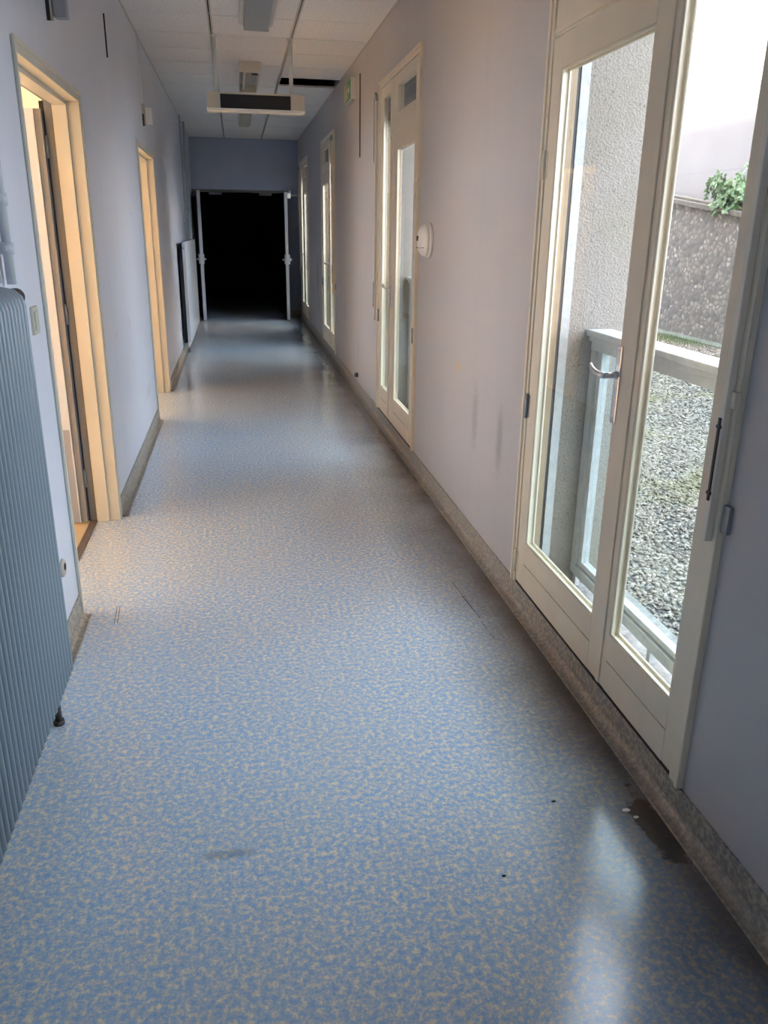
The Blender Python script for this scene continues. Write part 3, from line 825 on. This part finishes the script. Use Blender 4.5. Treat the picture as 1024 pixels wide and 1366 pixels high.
t = thing('wall_socket', 'small oval grey socket low on the left wall between radiator and doorway', 'socket', (XL, 3.01, .31))
bm = NB(); lathe(bm, [(.036, 0), (.036, .006), (.028, .011), (.010, .011)], (XL, 3.01, .31), (1, 0, 0), 24); obj('plate', bm, mat('grimy plastic', (.42, .38, .32), .5), t)
bm = NB(); lathe(bm, [(.014, .010), (.014, .013)], (XL, 3.01, .315), (1, 0, 0), 12); obj('socket_hole', bm, GAP, t)
t = thing('wall_switch', 'narrow pale switch plate on the left wall above the radiator valve', 'switch', (XL, 3.05, 1.23))
bm = NB(); box(bm, XL, XL + .010, 3.02, 3.10, 1.185, 1.28, .002); obj('plate', bm, mat('greenish plastic', (.47, .47, .40), .5), t)
bm = NB(); box(bm, XL + .010, XL + .014, 3.035, 3.085, 1.20, 1.265, .001); obj('rocker', bm, mat('greenish plastic', (.47, .47, .40), .5), t)
t = thing('door_stop', 'tiny dark door stop low on the right wall before the second glazed doors', 'door stop', (XR, 8.02, .166))
bm = NB(); lathe(bm, [(.022, 0), (.024, .01), (.018, .03), (.006, .034)], (XR, 8.02, .166), (-1, 0, 0), 16); obj('bumper', bm, mat('dark blue rubber', (.03, .05, .08), .5), t)
t['label'] = 'tiny dark door stop low on the right wall below the exit sign'
# bits of grit on the floor near the water stain
for k, (x, y, s) in enumerate(((1.02, 1.73, .010), (1.035, 1.70, .007), (.60, 1.55, .005), (.83, 1.80, .006))):
    bm = NB(); bmesh.ops.create_icosphere(bm, subdivisions=1, radius=s, matrix=Matrix.Translation((x, y, s * .3)) @ Matrix.Diagonal((1.3, .8, .35, 1)))
    tag(obj('paint_flake', bm, WHITE if k < 2 else GAP), ['white paint flake at the edge of the brown floor stain', 'smaller paint flake beside the brown floor stain', 'dark crumb on the floor in front of the nearest glazed doors', 'dark crumb on the floor just before the brown stain'][k], 'debris')

# ------------------------------------------------------------------ corridor end behind the viewpoint
bm = NB(); box(bm, XL - .15, XR + .08, YB - .1, YB, 0, 3.35)
struct('wall_back', bm, WALLR, 'plain wall behind the viewpoint')

# ------------------------------------------------------------------ outside yard
GZ = -.2
bm = NB(); box(bm, XO, 9, YB - 2, 24, GZ - .2, GZ - .012)
struct('ground', bm, GROUND, 'gravel yard floor with mossy patches')
# loose stones, only where the glazed doors look out
rng = np.random.default_rng(5)
ico = bmesh.new(); bmesh.ops.create_icosphere(ico, subdivisions=1, radius=1)
iv = np.array([v.co[:] for v in ico.verts]); itf = np.array([[v.index for v in f.verts] for f in ico.faces]); ico.free()
def stones(n, xr, yr, smin, smax):
    x = rng.uniform(*xr, n); y = rng.uniform(*yr, n)
    keep = (x / np.maximum(y, .1) > .42) & (x / np.maximum(y, .1) < 1.05)
    x, y = x[keep], y[keep]; n = len(x)
    s = rng.uniform(smin, smax, n); th = rng.uniform(0, 6.28, n)
    sc = np.stack([s * rng.uniform(.9, 1.5, n), s * rng.uniform(.7, 1.1, n), s * rng.uniform(.4, .7, n)], 1)
    v = iv[None] * sc[:, None]; v = v * (1 + rng.uniform(-.12, .12, (n, len(iv), 1)))
    c, sn = np.cos(th)[:, None], np.sin(th)[:, None]; ti = rng.uniform(-.4, .4, n)[:, None]
    X = v[..., 0] * c - v[..., 1] * sn; Y_ = v[..., 0] * sn + v[..., 1] * c; Z = v[..., 2] + X * ti
    P = np.stack([X + x[:, None], Y_ + y[:, None], Z + GZ - .004], 2)
    return P.reshape(-1, 3), (itf[None] + (np.arange(n) * len(iv))[:, None, None]).reshape(-1, 3), np.repeat(np.clip(rng.normal(.52, .24, n), 0, 1), len(iv))
VS, FS, TS, base = [], [], [], 0
for a in ((30000, (1.7, 4.4), (2.2, 7.0), .007, .016), (46000, (3.0, 7.75), (4.0, 15.0), .011, .024)):
    v, f, tn = stones(*a); VS.append(v); FS.append(f + base); TS.append(tn); base += len(v)
V = np.concatenate(VS); F = np.concatenate(FS); T = np.concatenate(TS)
me = bpy.data.meshes.new('gravel')
me.vertices.add(len(V)); me.vertices.foreach_set('co', V.ravel().astype(np.float32))
me.loops.add(F.size); me.loops.foreach_set('vertex_index', F.ravel().astype(np.int32))
me.polygons.add(len(F)); me.polygons.foreach_set('loop_start', np.arange(0, F.size, 3, dtype=np.int32))
me.update(calc_edges=True)
at = me.attributes.new('tone', 'FLOAT', 'POINT'); at.data.foreach_set('value', T.astype(np.float32))
me.materials.append(STONE)
o = bpy.data.objects.new('gravel', me); C.objects.link(o)
tag(o, 'loose pale gravel covering the yard outside the glazed doors', 'gravel', None, 'stuff')

# flint boundary wall with a sloping coping; the building behind it
FX = 7.9
def ztop(y): return 2.0 + (y - 13.9) * .12
t = thing('boundary_wall', 'grey flint rubble wall with a sloping concrete coping across the yard', 'wall', (FX, 13.0, GZ))
bm = NB()
a0, a1 = 4.0, 24.0
prism(bm, [(a0, GZ - .2), (a1, GZ - .2), (a1, ztop(a1)), (a0, ztop(a0))], 'X', FX, FX + .25); obj('flint_wall', bm, FLINT, t)
bm = NB(); prism(bm, [(a0, ztop(a0) - .01), (a1, ztop(a1) - .01), (a1, ztop(a1) + .06), (a0, ztop(a0) + .06)], 'X', FX - .06, FX + .33)
prism(bm, [(a0, ztop(a0) + .05), (a1, ztop(a1) + .05), (a1, ztop(a1) + .10), (a0, ztop(a0) + .10)], 'X', FX + .05, FX + .33)
obj('coping', bm, CONC, t)
bm = NB(); box(bm, FX - .28, FX, 4, 24, GZ - .05, GZ + .02); obj('footing', bm, mat('mossy concrete', (.15, .17, .13), .9, bump=.5, var=.4, vscale=7), t)
bx = 8.34
t = thing('neighbouring_building', 'tall white rendered building rising behind the flint wall', 'building', (bx, 18, GZ))
bm = NB(); box(bm, bx, bx + 6, 12.93, 40, GZ, 2.58); box(bm, bx + .002, bx + 6, 12.93, 40, 2.583, 9.5); obj('rendered_wall', bm, WREND, t)
bm = NB(); z = GZ; k = 0
while z < 8.6:
    h = random.uniform(.22, .36); w = .42 if k % 2 else .27
    box(bm, bx - .02, bx + .6, 12.93 - w, 12.925, z, z + h - .015, .012); z += h; k += 1
obj('quoin_stones', bm, QUOIN, t)
# creeper growing on the coping
t = thing('creeper_plant', 'leafy green creeper on top of the flint wall against the white render', 'plant', (8.1, 12.85, 1.9))
bm = NB(); tips = []
for k in range(9):
    p = Vector((8.10, 12.75 + random.uniform(-.25, .25), ztop(12.8) + .06)); pts = [p.copy()]
    d = Vector((random.uniform(-.25, 0), random.uniform(-.3, .75), random.uniform(.35, .9)))
    for j in range(5):
        d += Vector((random.uniform(-.12, .05), random.uniform(-.15, .2), -.10)); p = p + d * .16
        p.x = max(min(p.x, 8.25), 7.90); pts.append(p.copy()); tips.append(p.copy())
    tube(bm, pts, .006, 5)
obj('stem', bm, STEMM, t)
bm = NB()
for k in range(330):
    c = random.choice(tips) + Vector((random.uniform(-.12, .04), random.gauss(0, .12), random.gauss(0, .12)))
    s = random.uniform(.055, .11); q = Vector((-1, random.uniform(-.9, .5), random.uniform(-.3, 1.1))).to_track_quat('Z', 'Y')
    rot = random.uniform(0, 6.28); pts = []
    for j in range(11):                                  # five-lobed leaf
        a = rot + 2 * math.pi * j / 11; r = s * (1.0 if j % 2 == 0 else .62)
        if j == 0: r = s * .3
        pts.append(bm.verts.new(c + q @ Vector((r * math.cos(a), r * math.sin(a), .012 * math.cos(3 * a)))))
    cv = bm.verts.new(c + q @ Vector((0, 0, .006)))
    for j in range(11): bm.faces.new((pts[j], pts[(j + 1) % 11], cv))
obj('leaves', bm, LEAFM, t)
# tufts of grass at the foot of the flint wall
bm = NB()
for k in range(800):
    x = FX - .3 - abs(random.gauss(0, .25)); y = random.choice((12.6, 13.0, 13.3)) + random.gauss(0, .3); h = random.uniform(.03, .10)
    a = random.uniform(0, 6.28); w = Vector((math.cos(a), math.sin(a), 0)) * .006; l = Vector((random.uniform(-.03, .03), random.uniform(-.03, .03), h))
    b0 = Vector((x, y, GZ - .01)); v = [bm.verts.new(b0 - w), bm.verts.new(b0 + w), bm.verts.new(b0 + l)]; bm.faces.new(v)
tag(obj('grass', bm, mat('grass blade', (.10, .15, .055), .7)), 'thin tufts of green grass at the foot of the flint wall', 'grass', None, 'stuff')

# ------------------------------------------------------------------ light
w = bpy.data.worlds.new('overcast sky'); SC.world = w; w.use_nodes = True
nt = w.node_tree; bg = nt.nodes['Background']
bg.inputs[0].default_value = (.78, .88, 1.0, 1); bg.inputs[1].default_value = 4.9

sun = bpy.data.lights.new('sun', 'SUN'); sun.energy = 190; sun.angle = math.radians(16); sun.color = (1, .80, .55)
so = bpy.data.objects.new('sun', sun); C.objects.link(so)
d = Vector((math.cos(math.radians(40)), .12, -math.sin(math.radians(40))))
so.rotation_euler = d.to_track_quat('-Z', 'Y').to_euler()

def portal(loc, rot, sx, sy):
    l = bpy.data.lights.new('portal', 'AREA'); l.shape = 'RECTANGLE'; l.size = sx; l.size_y = sy; l.cycles.is_portal = True
    o = bpy.data.objects.new('portal', l); C.objects.link(o); o.location = loc; o.rotation_euler = rot
for y0, b in FD:
    portal((XO + .02, y0 + ylen(b) / 2, 1.35), (0, math.radians(90), 0), 2.5, ylen(b))
portal((XW - .12, 3.6, 1.75), (0, math.radians(-90), 0), 1.9, 3.4)
portal((XW - .12, 7.75, 1.75), (0, math.radians(-90), 0), 1.9, 3.1)

# ------------------------------------------------------------------ camera
cam = bpy.data.cameras.new('camera'); co = bpy.data.objects.new('camera', cam); C.objects.link(co)
cx, cy = 512, 683
v1 = (313 - cx, 303 - cy); v2 = (470 - cx, 3750 - cy)
f = math.sqrt(-(v1[0] * v2[0] + v1[1] * v2[1]))
Yv = Vector((v1[0], v1[1], f)).normalized(); Zv = -Vector((v2[0], v2[1], f)).normalized(); Xv = Yv.cross(Zv)
if Xv.x < 0: Xv = -Xv
R = Matrix((Xv, Yv, Zv))                      # photo axes (right, down, forward) -> world
right = R @ Vector((1, 0, 0)); up = R @ Vector((0, -1, 0)); back = R @ Vector((0, 0, -1))
M = Matrix((right, up, back)).transposed().to_4x4(); M.translation = Vector((0, 0, 1.55))
co.matrix_world = M
cam.sensor_fit = 'HORIZONTAL'; cam.sensor_width = 36; cam.lens = f / 1024 * 36; cam.clip_start = .05; cam.clip_end = 200
SC.camera = co

SC.view_settings.view_transform = 'Standard'; SC.view_settings.look = 'None'
SC.view_settings.gamma = 1; SC.view_settings.exposure = 1.1; SC.view_settings.use_curve_mapping = False
SC.cycles.max_bounces = 10; SC.cycles.diffuse_bounces = 7; SC.cycles.glossy_bounces = 5; SC.cycles.transparent_max_bounces = 16
SC.cycles.sample_clamp_indirect = 6; SC.cycles.use_denoising = True
SC.cycles.caustics_reflective = False; SC.cycles.caustics_refractive = False
